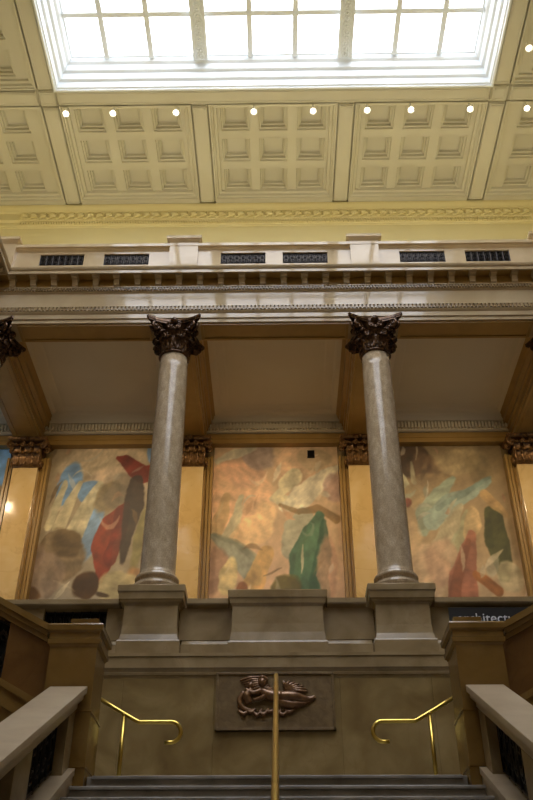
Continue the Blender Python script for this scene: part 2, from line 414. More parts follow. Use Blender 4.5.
# ------------------------------------------------------------------ murals (generic abstract colour compositions)
def srgb2lin(a): return np.where(a <= .04045, a/12.92, ((a+.055)/1.055)**2.4)
def paint(name, lab, x0, x1, z0, z1, px, base, forms, nx=150, nz=200, seed=1, gain=1.0):
    u, v = np.meshgrid(np.linspace(0, 1, nx+1), np.linspace(0, 1, nz+1))
    X = px[0]+(px[1]-px[0])*u; Y = px[3]+(px[2]-px[3])*v      # design grid, y down
    rng = np.random.RandomState(seed)
    def noise(sc, amp):
        a = np.zeros_like(X)
        for k in range(7):
            f = sc*(1.6**k)/60; th = rng.rand()*6.28; ph = rng.rand()*6.28; ph2 = rng.rand()*6.28
            a += amp/(1.5**k)*np.sin((X*np.cos(th)+Y*np.sin(th))*f*6.28+ph+1.5*np.sin(Y*f*3+ph2))
        return a
    wx, wy = noise(.7, 1.3), noise(.7, 1.3)
    C = np.zeros(X.shape+(3,)); C[:] = np.array(base[0])/255.
    tt = np.clip((Y-px[2])/(px[3]-px[2])+noise(.5, .08), 0, 1)[..., None]
    C = C*(1-tt)+np.array(base[1])/255.*tt
    xa, xb = px[0], px[1]
    pal = [(222, 208, 176), (206, 190, 156), (150, 160, 140), (190, 146, 112), (120, 96, 64), (176, 170, 150), (228, 216, 190)]
    forms = list(forms)
    for k in range(26):
        cx = xa+(xb-xa)*rng.rand(); cy = 450+145*rng.rand(); L = 8+20*rng.rand(); th = -1.1+.9*rng.randn()*.6; bend = rng.randn()*.5; w = .8+2.6*rng.rand()
        q = [(cx+L*(t-.5)*math.cos(th+bend*(t-.5)), cy+L*(t-.5)*math.sin(th+bend*(t-.5)*2), w*(1-abs(2*t-1))+.3) for t in (0, .2, .4, .6, .8, 1)]
        forms.insert(int(rng.rand()*len(forms)) if k % 3 else len(forms), ('r', pal[int(rng.rand()*len(pal))], 2.5+3*rng.rand(), .35+.45*rng.rand(), q))
    for f in forms:
        k, col, soft, op = f[0], np.array(f[1])/255., f[2], f[3]
        soft = soft*.38; XX, YY = X+wx*min(soft, 4)*.4, Y+wy*min(soft, 4)*.4
        if k == 'e':
            cx, cy, rx, ry, a = f[4]; a = math.radians(a)
            dx, dy = XX-cx, YY-cy
            p = (dx*math.cos(a)+dy*math.sin(a))/rx; q = (-dx*math.sin(a)+dy*math.cos(a))/ry
            d = (np.sqrt(p*p+q*q)-1)*min(rx, ry)
        else:
            d = np.full(X.shape, 1e9); pts = f[4]
            for (ax, ay, ar), (bx, by, br) in zip(pts, pts[1:]):
                ex, ey = bx-ax, by-ay; t = np.clip(((XX-ax)*ex+(YY-ay)*ey)/(ex*ex+ey*ey+1e-9), 0, 1)
                d = np.minimum(d, np.hypot(XX-ax-t*ex, YY-ay-t*ey)-(ar+(br-ar)*t))
        m = np.clip(.5-d/soft, 0, 1); m = (m*m*(3-2*m)*op)[..., None]
        shade = 1+.13*noise(2.0, .6)[..., None]
        C = C*(1-m)+np.clip(col*shade, 0, 1)*m
    C *= 1+.03*noise(1.2, 1.0)[..., None]+.04*noise(3.0, .6)[..., None]
    C = srgb2lin(np.clip(C*gain, 0, 1))
    verts = np.stack([(x0+(x1-x0)*u).ravel(), np.full(u.size, 19.10), (z0+(z1-z0)*v).ravel()], 1)
    i = np.arange(nx*nz); r = i//nx; c = i % nx; a = r*(nx+1)+c
    faces = np.stack([a, a+1, a+nx+2, a+nx+1], 1)
    me = bpy.data.meshes.new(name); me.from_pydata(verts.tolist(), [], faces.tolist())
    at = me.color_attributes.new('paint', 'FLOAT_COLOR', 'POINT')
    at.data.foreach_set('color', np.concatenate([C.reshape(-1, 3), np.ones((u.size, 1))], 1).ravel())
    # canvas edges so that the panel has a real thickness
    o = bpy.data.objects.new(name, me); COL.objects.link(o)
    me.materials.append(M['paint'])
    so = o.modifiers.new('thickness', 'SOLIDIFY'); so.thickness = .04; so.offset = 1 if False else -1
    return tag(o, lab, 'mural')
m, t, b = nt('painted canvas')
at = t.nodes.new('ShaderNodeAttribute'); at.attribute_name = 'paint'
nz_ = t.nodes.new('ShaderNodeTexNoise'); nz_.inputs['Scale'].default_value = 9; nz_.inputs['Detail'].default_value = 6
tc = t.nodes.new('ShaderNodeTexCoord'); t.links.new(tc.outputs['Object'], nz_.inputs['Vector'])
mr = t.nodes.new('ShaderNodeMapRange'); mr.inputs[3].default_value = .88; mr.inputs[4].default_value = 1.12
t.links.new(nz_.outputs['Fac'], mr.inputs[0])
vm = t.nodes.new('ShaderNodeVectorMath'); vm.operation = 'SCALE'
t.links.new(at.outputs['Color'], vm.inputs[0]); t.links.new(mr.outputs[0], vm.inputs['Scale'])
t.links.new(vm.outputs[0], b.inputs['Base Color']); b.inputs['Roughness'].default_value = .55
M['paint'] = m

E_, R_ = 'e', 'r'
left_forms = [
 (E_, (206, 186, 152), 14, .95, (92, 462, 52, 16, -6)), (E_, (214, 190, 160), 12, .8, (112, 482, 34, 16, 12)),
 (E_, (126, 168, 214), 8, .95, (56, 486, 14, 24, 20)), (E_, (120, 164, 212), 6, .9, (80, 492, 12, 12, 0)),
 (E_, (134, 172, 214), 8, .9, (88, 530, 10, 34, 10)), (E_, (130, 168, 212), 5, .9, (146, 452, 6, 12, 0)),
 (R_, (212, 202, 164), 4, .95, [(52, 484, 3), (46, 505, 5), (40, 528, 5)]),
 (R_, (208, 196, 158), 4, .95, [(69, 484, 3), (60, 506, 6), (52, 530, 7)]),
 (R_, (216, 206, 170), 4, .95, [(90, 486, 4), (80, 508, 8), (70, 534, 10)]),
 (R_, (196, 186, 150), 3, .5, [(84, 490, 1.5), (76, 512, 2), (68, 534, 2)]),
 (E_, (150, 132, 96), 10, .9, (100, 500, 14, 18, 20)), (E_, (124, 112, 92), 10, .75, (112, 494, 14, 22, 30)),
 (R_, (128, 42, 26), 4, .97, [(107, 457, 2), (116, 460, 6), (128, 470, 9), (138, 476, 10), (147, 474, 9)]),
 (R_, (142, 54, 32), 4, .97, [(122, 508, 4), (107, 528, 10), (100, 550, 11), (104, 566, 9), (103, 578, 5)]),
 (R_, (120, 40, 26), 4, .9, [(118, 516, 8), (116, 540, 8), (110, 560, 7)]),
 (R_, (56, 42, 34), 7, .9, [(132, 484, 8), (130, 508, 12), (126, 530, 9), (124, 560, 4)]),
 
 (E_, (138, 132, 76), 8, .7, (142, 540, 7, 30, 8)), (E_, (196, 140, 88), 8, .7, (138, 580, 8, 14, 0)),
 (E_, (196, 182, 136), 9, .9, (122, 584, 20, 15, 0)),
 (E_, (132, 112, 82), 14, .95, (58, 556, 26, 24, 10)), (E_, (104, 84, 54), 12, .8, (64, 546, 16, 14, 0)),
 (E_, (150, 128, 106), 12, .8, (44, 574, 20, 20, 0)), (E_, (164, 140, 120), 10, .7, (34, 560, 10, 14, 0)),
 (E_, (74, 48, 20), 7, .97, (88, 584, 15, 12, -10)), (E_, (100, 68, 30), 6, .9, (30, 592, 12, 6, 0)),
 (E_, (56, 38, 22), 4, .8, (108, 592, 8, 2.5, 10))]
paint('mural_painting', 'mural left of the left column with a dark red sweep and pale streaks on blue', -5.685, -2.635, 7.68, 12.48, (32, 169, 446, 620), ((176, 156, 122), (170, 160, 140)), left_forms, seed=3, gain=.94)
center_forms = [
 (E_, (222, 180, 142), 16, .8, (236, 500, 40, 36, 10)), (E_, (206, 162, 134), 12, .6, (240, 474, 24, 16, 0)),
 (E_, (150, 132, 122), 12, .8, (258, 456, 20, 16, 40)), (R_, (190, 184, 160), 7, .85, [(214, 464, 3), (234, 454, 6), (254, 448, 3)]),
 (E_, (206, 172, 138), 14, .7, (300, 466, 26, 22, 0)), (E_, (168, 150, 118), 10, .6, (318, 462, 18, 14, 0)),
 (R_, (206, 196, 160), 6, .9, [(286, 486, 7), (296, 480, 8), (276, 500, 4), (290, 506, 8)]),
 (R_, (210, 202, 176), 6, .9, [(344, 470, 2), (328, 484, 9), (304, 500, 13), (284, 512, 4)]),
 (E_, (160, 130, 120), 8, .7, (340, 492, 10, 14, 0)),
 (R_, (180, 178, 150), 6, .8, [(240, 500, 3), (236, 520, 5), (226, 540, 6)]),
 (R_, (176, 150, 104), 5, .6, [(224, 500, 4), (220, 520, 7), (212, 536, 8)]),
 (R_, (156, 160, 140), 6, .8, [(306, 520, 9), (296, 534, 12), (290, 552, 8)]),
 (R_, (232, 196, 148), 10, .7, [(240, 540, 12), (262, 530, 12), (270, 512, 8)]),
 (R_, (140, 144, 128), 5, .92, [(210, 540, 3), (228, 550, 8), (244, 562, 11), (254, 574, 10)]),
 (R_, (120, 124, 106), 4, .6, [(212, 538, 2), (234, 545, 3), (256, 560, 4)]),
 (R_, (120, 92, 50), 4, .7, [(282, 508, 2), (300, 516, 3), (322, 512, 4), (340, 524, 4)]),
 (R_, (66, 104, 76), 5, .97, [(322, 520, 5), (314, 540, 12), (308, 562, 18), (312, 590, 20)]),
 (R_, (44, 82, 60), 5, .8, [(326, 526, 3), (326, 556, 8), (318, 592, 10)]),
 (R_, (78, 116, 80), 4, .5, [(310, 536, 2), (300, 560, 3), (296, 590, 4)]),
 (E_, (88, 78, 38), 6, .9, (287, 586, 14, 10, 0)), (E_, (92, 84, 38), 6, .6, (290, 582, 12, 8, 0)),
 
 (R_, (196, 158, 100), 5, .85, [(266, 556, 8), (258, 576, 10), (250, 592, 12)]),
 (E_, (176, 138, 112), 8, .8, (330, 570, 10, 30, 0)),
 (E_, (150, 118, 100), 10, .7, (214, 570, 14, 22, 0)), (E_, (214, 196, 144), 5, .9, (228, 576, 9, 18, 10)), (E_, (140, 84, 50), 5, .8, (242, 588, 6, 8, 0))]
paint('mural_painting', 'mural in the middle between both columns, peach sky with a green sweep', -1.565, 1.565, 7.68, 12.48, (209, 345, 446, 620), ((196, 168, 132), (206, 172, 140)), center_forms, seed=5, gain=1.06)
right_forms = [
 (E_, (74, 54, 34), 12, .95, (416, 462, 30, 22, 0)), (E_, (120, 92, 62), 12, .7, (440, 470, 18, 14, 0)),
 (E_, (186, 164, 120), 14, .8, (480, 464, 30, 14, 0)), (E_, (140, 122, 84), 10, .6, (500, 476, 16, 18, 0)),
 (R_, (196, 192, 156), 4, .85, [(404, 468, 2), (414, 484, 5), (420, 496, 3)]), (R_, (190, 186, 150), 4, .7, [(424, 466, 1), (426, 486, 3)]),
 (E_, (176, 152, 108), 8, .8, (424, 502, 12, 12, 0)), (E_, (150, 126, 86), 8, .6, (450, 484, 24, 8, 0)),
 (R_, (152, 166, 142), 6, .95, [(468, 482, 3), (452, 500, 9), (434, 520, 12), (428, 534, 6)]),
 (R_, (150, 170, 156), 5, .9, [(508, 486, 3), (488, 498, 6), (462, 508, 10), (440, 524, 10)]),
 (R_, (126, 150, 136), 4, .6, [(510, 482, 1.5), (480, 498, 3), (448, 512, 3)]),
 (R_, (196, 186, 150), 6, .8, [(472, 514, 4), (460, 530, 9), (444, 552, 10)]),
 (R_, (160, 168, 132), 6, .6, [(480, 520, 4), (472, 540, 8), (456, 556, 8)]),
 (E_, (120, 52, 30), 5, .85, (413, 508, 7, 5, 0)), 
 (E_, (206, 178, 144), 16, .9, (424, 576, 26, 28, 0)), (E_, (200, 172, 132), 12, .7, (412, 540, 14, 20, 0)), (E_, (198, 160, 130), 12, .7, (444, 566, 18, 26, 20)),
 (R_, (204, 176, 128), 5, .85, [(486, 518, 6), (484, 530, 9), (478, 540, 7)]),
 (R_, (166, 104, 78), 6, .95, [(482, 540, 5), (474, 556, 10), (464, 580, 14), (462, 600, 16)]),
 (R_, (136, 78, 48), 4, .7, [(476, 546, 3), (462, 570, 5), (452, 598, 6)]),
 (R_, (74, 76, 38), 5, .97, [(506, 520, 9), (506, 545, 12), (508, 566, 9), (508, 580, 5)]), (R_, (58, 62, 30), 4, .6, [(500, 528, 3), (498, 550, 4)]),
 (R_, (196, 160, 106), 4, .8, [(500, 500, 5), (510, 510, 5), (518, 520, 3)]),
 (E_, (200, 186, 146), 8, .8, (514, 580, 12, 14, 0)), (R_, (158, 98, 48), 4, .9, [(478, 576, 4), (488, 582, 5), (500, 592, 5)]), (E_, (176, 170, 142), 5, .7, (498, 570, 6, 10, 20))]
paint('mural_painting', 'mural right of the right column with grey green bands and an olive patch', 2.635, 5.715, 7.68, 12.48, (390, 527, 446, 620), ((150, 128, 90), (200, 172, 134)), right_forms, seed=8, gain=.95)
blue_forms = [(E_, (110, 160, 214), 14, .9, (4, 480, 30, 40, 0)), (E_, (196, 190, 170), 12, .8, (0, 530, 30, 24, 0)), (E_, (120, 90, 50), 10, .8, (4, 498, 8, 10, 0)), (E_, (150, 126, 92), 14, .8, (-20, 570, 60, 26, 0))]
paint('mural_painting', 'narrow sliver of a sky blue mural at the far left edge', -10.0, -6.76, 7.68, 12.48, (-140, 8, 446, 620), ((130, 164, 206), (176, 160, 130)), blue_forms, seed=11, nx=90, nz=120)
bm = box(B(), .80, .98, 19.02, 19.10, 12.10, 12.28)
for k in range(4): box(bm, .81, .97, 19.005, 19.03, 12.115+.042*k, 12.135+.042*k)
tag(obj('wall_vent', bm, 'iron'), 'small dark square vent at the top of the middle mural', 'vent')

# ------------------------------------------------------------------ gallery entablature above pilasters, cross beams, ceiling cornices
def back_prof():
    return [(19.25, 12.43), (18.90, 12.43), (18.90, 12.55), (18.88, 12.56), (18.88, 12.70), (18.84, 12.72), (18.80, 12.74), (18.80, 12.95), (18.74, 12.955), (18.70, 12.96), (18.66, 13.0), (18.60, 13.06), (18.50, 13.12), (19.25, 13.12)]
arch = obj('trim_2', prism(B(), back_prof()[:5]+[(19.25, 12.70)], 'x', -10.9, 10.9), 'gold', kind='structure')
obj('upper_moulding', prism(B(), [(19.25, 12.715)]+back_prof()[5:], 'x', -10.9, 10.9), 'gallery_plaster', arch)
bm = B()
for i in range(-2, 3):
    cx = i*SP
    n = 40
    for k in range(n):
        x = cx-1.7+3.4*(k+.5)/n; box(bm, x-.024, x+.024, 18.71, 18.81, 12.76, 12.93)
obj('dentils', bm, 'gallery_plaster', arch)
for bx in (-6.27, -2.1, 2.1, 6.27):
    hw = .32
    pts = [(-hw, 12.41), (hw, 12.41), (hw, 12.53), (hw+.02, 12.54), (hw+.02, 12.72), (hw+.06, 12.76), (hw+.06, 12.84), (hw+.14, 12.9), (hw+.16, 12.98), (hw+.24, 13.06), (hw+.34, 13.12), (-hw-.34, 13.12), (-hw-.24, 13.06), (-hw-.16, 12.98), (-hw-.14, 12.9), (-hw-.06, 12.84), (-hw-.06, 12.76), (-hw-.02, 12.72), (-hw-.02, 12.54), (-hw, 12.53)]
    pts = [(bx+p, q) for p, q in pts]
    tb = obj('trim_3', prism(B(), pts, 'y', 14.75, 18.95), 'gold', kind='structure')
    bm = B()
    for s in (-.24, .2): box(bm, bx+s, bx+s+.04, 14.8, 18.9, 12.395, 12.412)
    obj('soffit_fillet', bm, 'gold', tb)
for i in range(-2, 3):      # plaster cove border of each gallery ceiling bay
    cx = i*SP; bm = B()
    rectloft(bm, cx-1.5, cx+1.5, 15.05, 18.5, [(13.02, .1), (13.06, .04), (13.07, -.06), (13.10, -.12), (13.11, -.3), (13.119, -.34)], caps=False)
    obj('trim_4', bm, 'gallery_plaster', kind='structure')

# ------------------------------------------------------------------ main entablature over the columns
EP = [(14.80, 12.41), (14.20, 12.41), (14.20, 12.50), (14.17, 12.51), (14.17, 12.62), (14.14, 12.65), (14.12, 12.68), (14.17, 12.685), (14.17, 12.80), (14.13, 12.81), (14.13, 12.84), (14.20, 12.86),
      (14.20, 13.24), (14.18, 13.26), (14.16, 13.28), (14.18, 13.285), (14.18, 13.35), (14.12, 13.36), (14.12, 13.38), (14.16, 13.39), (14.16, 13.62), (13.94, 13.62), (13.94, 13.58), (13.90, 13.58), (13.90, 13.66), (13.88, 13.67), (13.86, 13.70), (13.85, 13.73), (14.80, 13.76)]
ent = obj('trim_5', prism(B(), EP, 'x', -10.9, 10.9), 'pale_marble', kind='structure')
bm = B()      # bead course under the frieze and dentils under the cornice
n = 150
for k in range(n):
    x = -6.1+12.2*(k+.5)/n; box(bm, x-.024, x+.024, 14.11, 14.18, 12.70, 12.79)
for k in range(190):
    x = -6.1+12.2*(k+.5)/190; box(bm, x-.02, x+.02, 14.12, 14.19, 13.29, 13.345)
obj('dentils', bm, 'marble', ent)
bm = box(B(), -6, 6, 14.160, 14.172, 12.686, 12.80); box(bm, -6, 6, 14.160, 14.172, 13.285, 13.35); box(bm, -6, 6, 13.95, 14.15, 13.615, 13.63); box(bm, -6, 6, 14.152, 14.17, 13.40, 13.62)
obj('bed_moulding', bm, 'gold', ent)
# panelled soffit under the architrave
bm = B()
for a, b in ((-5.46, -2.63), (-1.57, 1.57), (2.63, 5.46)):
    box(bm, a, b, 14.30, 14.70, 12.39, 12.409)
    for c, d in ((14.24, 14.30), (14.70, 14.76)): box(bm, a, b, c, d, 12.365, 12.409)
    box(bm, a, a+.06, 14.30, 14.70, 12.365, 12.389); box(bm, b-.06, b, 14.30, 14.70, 12.365, 12.389)
obj('soffit_panel', bm, 'gold', ent)
mod0 = None
def modillion_bm():
    bm = prism(B(), [(14.17, 13.62), (13.99, 13.62), (13.975, 13.59), (13.98, 13.55), (14.01, 13.53), (14.05, 13.535), (14.07, 13.50), (14.09, 13.46), (14.10, 13.42), (14.13, 13.40), (14.17, 13.40)], 'x', -.062, .062)
    box(bm, -.08, .08, 13.955, 14.17, 13.575, 13.62)
    return bm
mod0 = obj('modillion', modillion_bm(), 'pale_marble', ent)
k = 0
for i in range(-13, 13):
    x = (i+.5)*.4545-.02
    if abs(x) > 5.75: continue
    q = mod0 if k == 0 else mod0.copy()
    if k: COL.objects.link(q); q.parent = ent
    q.location.x = x; k += 1
# parapet with grilles above the cornice
par = obj('trim_6', B(), 'pale_marble', kind='structure')
bm = B()
op = [(-5.46, -4.43), (-3.96, -2.91), (-1.24, -.20), (.20, 1.24), (2.91, 3.96), (4.43, 5.46)]
edges = [-10.9]+[v for p in op for v in p]+[10.9]
for a, b in zip(edges[::2], edges[1::2]): box(bm, a, b, 14.75, 14.95, 14.66, 15.02)
box(bm, -10.9, 10.9, 14.75, 14.95, 13.765, 14.66)
prism(bm, [(14.62, 13.74), (14.62, 13.9), (14.75, 14.0), (14.9, 14.0), (14.9, 13.74)], 'x', -6.3, 6.3)
obj('parapet', bm, 'pale_marble', par)
bm = prism(B(), [(14.75, 15.02), (14.75, 15.10), (14.71, 15.13), (14.69, 15.16), (14.65, 15.17), (14.65, 15.25), (14.67, 15.28), (15.0, 15.28), (15.0, 15.02)], 'x', -10.9, 10.9)
obj('coping', bm, 'pale_marble', par)
for x in (-2.1, 2.1):
    bm = rectloft(B(), x-.33, x+.33, 14.66, 15.05, [(13.765, .0), (15.28, 0), (15.31, .03), (15.34, .05), (15.36, .08), (15.44, .08), (15.46, .06)])
    obj('parapet_pier', bm, 'pale_marble', par)
for s in (-1, 1):
    a, b = sorted((s*6.04, s*6.9))
    bm = rectloft(B(), a, b, 14.64, 15.05, [(13.765, .0), (15.28, 0), (15.31, .03), (15.34, .05), (15.36, .08), (15.44, .08), (15.46, .06)])
    obj('parapet_pier', bm, 'pale_marble', par)
glabs = ['leftmost dark openwork grille in the marble parapet', 'second dark parapet grille from the left, left of the left column top',
         'dark parapet grille right of the left column, left one of the middle pair', 'dark parapet grille left of the right column, right one of the middle pair',
         'dark parapet grille just right of the right column top', 'rightmost dark openwork grille in the marble parapet']
for (a, b), l in zip(op, glabs):
    g = obj('parapet_grille', grille_bm(a+.003, b-.003, 14.665, 15.015, 14.78, 7, .012), 'grille_metal')
    tag(g, l, 'grille', 'openwork grilles in the parapet above the cornice')
    obj('backing', box(B(), a+.003, b-.003, 14.81, 14.84, 14.665, 15.015), 'dark', g)

# side entablatures running towards the viewer
for nme, s in (('trim_7', -1), ('trim_8', 1)):
    pts = []
    for y, z in EP:
        d = y-14.2
        pts.append((s*(6.06+d), z))
    e2 = obj(nme, prism(B(), pts, 'y', -10, 14.9), 'pale_marble', kind='structure')
    bm = B(); a, b = sorted((s*6.45, s*6.7)); box(bm, a, b, -10, 14.9, 13.58, 15.1)
    a, b = sorted((s*6.36, s*6.74)); box(bm, a, b, -10, 14.9, 15.1, 15.28)
    obj('parapet', bm, 'pale_marble', e2)
    for i in range(20):
        q = mod0.copy(); COL.objects.link(q); q.parent = e2
        q.rotation_euler = (0, 0, -s*PI/2)
        # local front (y=13.7) maps to x = s*5.82
        q.location = (s*(5.72-13.86), 13.75-i*.4495, 0)
        if s == 1: q.location = (5.72-13.86, 13.75-i*.4495, 0)
        q.rotation_euler = (0, 0, -PI/2 if s == 1 else PI/2)
        if s == -1: q.location = (-(5.72-13.86), 13.75-i*.4495, 0)
    obj('roof_slab', box(B(), *sorted((s*6.3, s*10.9)), -10, 14.8, 13.12, 13.4), 'gallery_plaster', e2)

# ------------------------------------------------------------------ upper wall crown and coffered ceiling
CZ = 21.5
bm = prism(B(), [(19.3, 20.72), (19.21, 20.74), (19.20, 20.80), (19.18, 20.82), (19.18, 20.95), (19.14, 20.99), (19.12, 21.0), (19.11, 21.28), (19.06, 21.31), (19.04, 21.36), (18.99, 21.44), (18.97, 21.52), (19.3, 21.52)], 'x', -10.9, 10.9)
crown = obj('trim_9', bm, 'yellow', kind='structure')
bm = B()
n = 200
for k in range(n):
    x = -8+16*(k+.5)/n; box(bm, x-.026, x+.026, 19.12, 19.19, 20.83, 20.95)
obj('dentils', bm, 'yellow', crown)
bm = B()
n = 54
for k in range(n):
    x = -8+16*(k+.5)/n
    ball(bm, (x, 19.08, 21.17), .10, (1.15, .7, .8), 10, 6); ball(bm, (x+.148, 19.10, 21.06), .06, (1.1, .6, .8), 10, 6)
    ball(bm, (x+.06, 19.05, 21.11), .055, (1.3, .7, .6), 8, 6); tube(bm, [(x-.12, 19.09, 21.04), (x, 19.05, 21.08), (x+.1, 19.07, 21.24)], .022, 6)
obj('leaf_frieze', bm, 'yellow', crown, smooth=True)

ceil = obj('ceiling', box(B(), -10.9, 10.9, 15.2, 19.3, 22.02, 22.3), 'plaster', kind='structure')
bm = B(); box(bm, -10.9, -6.2, -10, 15.2, 22.02, 22.3); box(bm, 6.2, 10.9, -10, 15.2, 22.02, 22.3); box(bm, -6.2, 6.2, -10, -5.9, 21.5, 22.3)
obj('ceiling_panel', bm, 'plaster', ceil)
def beam(x0, x1, y0, y1):
    bm = rectloft(B(), x0+.06, x1-.06, y0+.06, y1-.06, [(CZ, 0), (CZ+.03, .0), (CZ+.04, .02), (CZ+.10, .03), (CZ+.12, .06), (CZ+.5, .06)])
    # sunk panel outline on the soffit
    for a, b, c, d in ((x0+.1, x1-.1, y0+.10, y0+.13), (x0+.1, x1-.1, y1-.13, y1-.10), (x0+.10, x0+.13, y0+.1, y1-.1), (x1-.13, x1-.10, y0+.1, y1-.1)):
        box(bm, a, b, c, d, CZ-.012, CZ+.001)
    obj('beam', bm, 'plaster', ceil)
YB = (14.83, 15.37)
beam(-10.9, -6.57, *YB); beam(-6.06, 6.06, *YB); beam(6.57, 10.9, *YB)
for s in (-1, 1):
    a, b = sorted((s*6.06, s*6.57)); beam(a, b, YB[0], YB[1]); beam(a, b, YB[1], 18.97); beam(a, b, -6, YB[0])
for x in (-2.08, 2.08): beam(x-.25, x+.25, YB[1], 18.97)
for yb in (10.9, 6.7, 2.5, -1.7):
    for s in (-1, 1):
        a, b = sorted((s*6.57, s*10.9)); beam(a, b, yb-.27, yb+.27)
def coffer_bay(x0, x1, y0, y1, nx=3, ny=3):
    bm = B()
    # stepped border that drops to the beams
    rectloft(bm, x0, x1, y0, y1, [(CZ+.04, 0), (CZ+.04, -.04), (CZ+.09, -.06), (CZ+.10, -.10), (CZ+.17, -.13), (CZ+.18, -.2), (CZ+.25, -.22)], caps=False)
    px, py = 1.11, 1.11; sz = .415
    cx, cy = (x0+x1)/2, (y0+y1)/2
    gx = [cx+(i-(nx-1)/2)*px for i in range(nx)]; gy = [cy+(j-(ny-1)/2)*py for j in range(ny)]
    z0, z1 = CZ+.25, CZ+.53
    # grid of bars
    ex = [x0]+[v for g in gx for v in (g-sz, g+sz)]+[x1]
    for a, b in zip(ex[::2], ex[1::2]): box(bm, a, b, y0, y1, z0, z1)
    ey = [y0]+[v for g in gy for v in (g-sz, g+sz)]+[y1]
    for g in gx:
        for a, b in zip(ey[::2], ey[1::2]): box(bm, g-sz, g+sz, a, b, z0, z1)
    for g in gx:
        for h in gy:
            rectloft(bm, g-sz, g+sz, h-sz, h+sz, [(z0-.012, .03), (z0-.012, 0), (z0+.05, -.02), (z0+.06, -.06), (z0+.16, -.07), (z0+.17, -.11), (z0+.25, -.13), (z0+.26, -.15)], caps=False)
    bmesh.ops.remove_doubles(bm, verts=bm.verts[:], dist=.0001)
    obj('coffer_bay', bm, 'plaster', ceil)
for x0, x1 in ((-10.7, -6.57), (-6.06, -2.33), (-1.83, 1.83), (2.33, 6.06), (6.57, 10.7)):
    obj('end_moulding', prism(B(), [(18.845, 21.54), (18.99, 21.54), (19.2, 21.54), (19.2, 22.0), (18.845, 22.0)], 'x', x0, x1), 'plaster', ceil)
YC = (15.37, 18.85)
for x0, x1 in ((-10.7, -6.57), (-6.06, -2.33), (-1.83, 1.83), (2.33, 6.06), (6.57, 10.7)): coffer_bay(x0, x1, *YC)
for s in (-1, 1):
    a, b = sorted((s*6.57, s*10.7))
    for yc in (13.0, 8.8, 4.6, .4): coffer_bay(a, b, yc-1.83, yc+1.83)

# ------------------------------------------------------------------ skylight
sk = obj('window_1', box(B(), -5.72, 5.72, -5.6, 14.42, 22.46, 22.5), 'pane', kind='structure')
bm = rectloft(B(), -6.06, 6.06, -5.9, 14.83, [(21.46, .02), (21.46, -.03), (21.52, -.05), (21.53, -.08), (21.75, -.10), (21.78, -.15), (21.80, -.17), (22.02, -.19), (22.05, -.25), (22.07, -.27), (22.25, -.30), (22.30, -.37), (22.40, -.42), (22.48, -.44)], caps=False)
so = obj('window_frame', bm, 'white_plaster', sk)
bm = B()
gx0, gx1, gy1 = -5.64, 5.64, 14.40
for x in (-4.62, -3.38, -.62, .62, 3.38, 4.62): box(bm, x-.07, x+.07, -5.6, gy1, 22.34, 22.459)
y = gy1-1.28
while y > -5.5: box(bm, gx0, gx1, y-.07, y+.07, 22.36, 22.458); y -= 1.28
rectloft(bm, gx0, gx1, -5.5, gy1, [(22.38, 0), (22.38, -.05), (22.46, -.07)], caps=False)
obj('mullions', bm, 'white_plaster', sk)
for x in (-2.0, 2.0):
    bm = box(B(), x-.20, x+.20, -5.6, gy1, 22.24, 22.47)
    for s in (-1, 1): box(bm, x+s*.17-.03, x+s*.17+.03, -5.6, gy1, 22.22, 22.25)
    yy = gy1-.12
    while yy > 6:
        tube(bm, [(x+.09*math.cos(2*PI*k/12), yy+.09*math.sin(2*PI*k/12), 22.235) for k in range(12)], .022, 5, closed=True)
        ball(bm, (x, yy, 22.235), .035, u=6, v=4); yy -= .17
    obj('ornate_bar', bm, 'white_plaster', sk)

# ------------------------------------------------------------------ ceiling spotlights
def make_spot(x, y, ang, lab):
    t = thing('ceiling_spotlight', lab, 'spotlight', (x, y, CZ), 0, 'small lit spotlights hanging under the skylight beam')
    obj('mount', lathe(B(), [(.03, -.03), (.035, 0)], seg=16), 'lamp_body', t)
    obj('stem', tube(B(), [(0, 0, -.02), (0, 0, -.16)], .01, 8), 'lamp_body', t)
    bm = lathe(B(), [(.03, 0), (.045, -.02), (.06, -.09), (.10, -.19), (.105, -.20), (.09, -.19), (.05, -.10), (.03, -.08)], seg=20, caps=False)
    bmesh.ops.rotate(bm, verts=bm.verts[:], cent=(0, 0, 0), matrix=Matrix.Rotation(ang, 3, 'X'))
    for v in bm.verts: v.co.z -= .14
    h = obj('lamp_head', bm, 'lamp_body', t, smooth=True)
    bm = B(); ball(bm, (0, 0, -.16), .047, (1, 1, .8), u=16, v=10)
    bmesh.ops.rotate(bm, verts=bm.verts[:], cent=(0, 0, 0), matrix=Matrix.Rotation(ang, 3, 'X'))
    for v in bm.verts: v.co.z -= .14
    obj('bulb', bm, 'bulb', h, smooth=True)
    return t
sx_ = [(-5.81, 'leftmost small spotlight in the row under the skylight beam'), (-4.49, 'second spotlight from the left under the skylight beam'), (-2.72, 'third spotlight from the left, just left of the first inner beam'),
       (-.54, 'fourth spotlight from the left, left one over the middle bay'), (1.12, 'fifth spotlight from the left, right one over the middle bay'), (2.63, 'sixth spotlight from the left, just right of the second inner beam'),
       (3.85, 'seventh spotlight from the left under the skylight beam'), (5.5, 'eighth spotlight from the left, below the skylight corner at right'), (7.08, 'spotlight at the right edge in the row under the beam')]
for x, l in sx_: make_spot(x, 15.42, math.radians(-20), l)
make_spot(6.72, 13.55, math.radians(-15), 'single spotlight near the upper right corner beside the skylight')

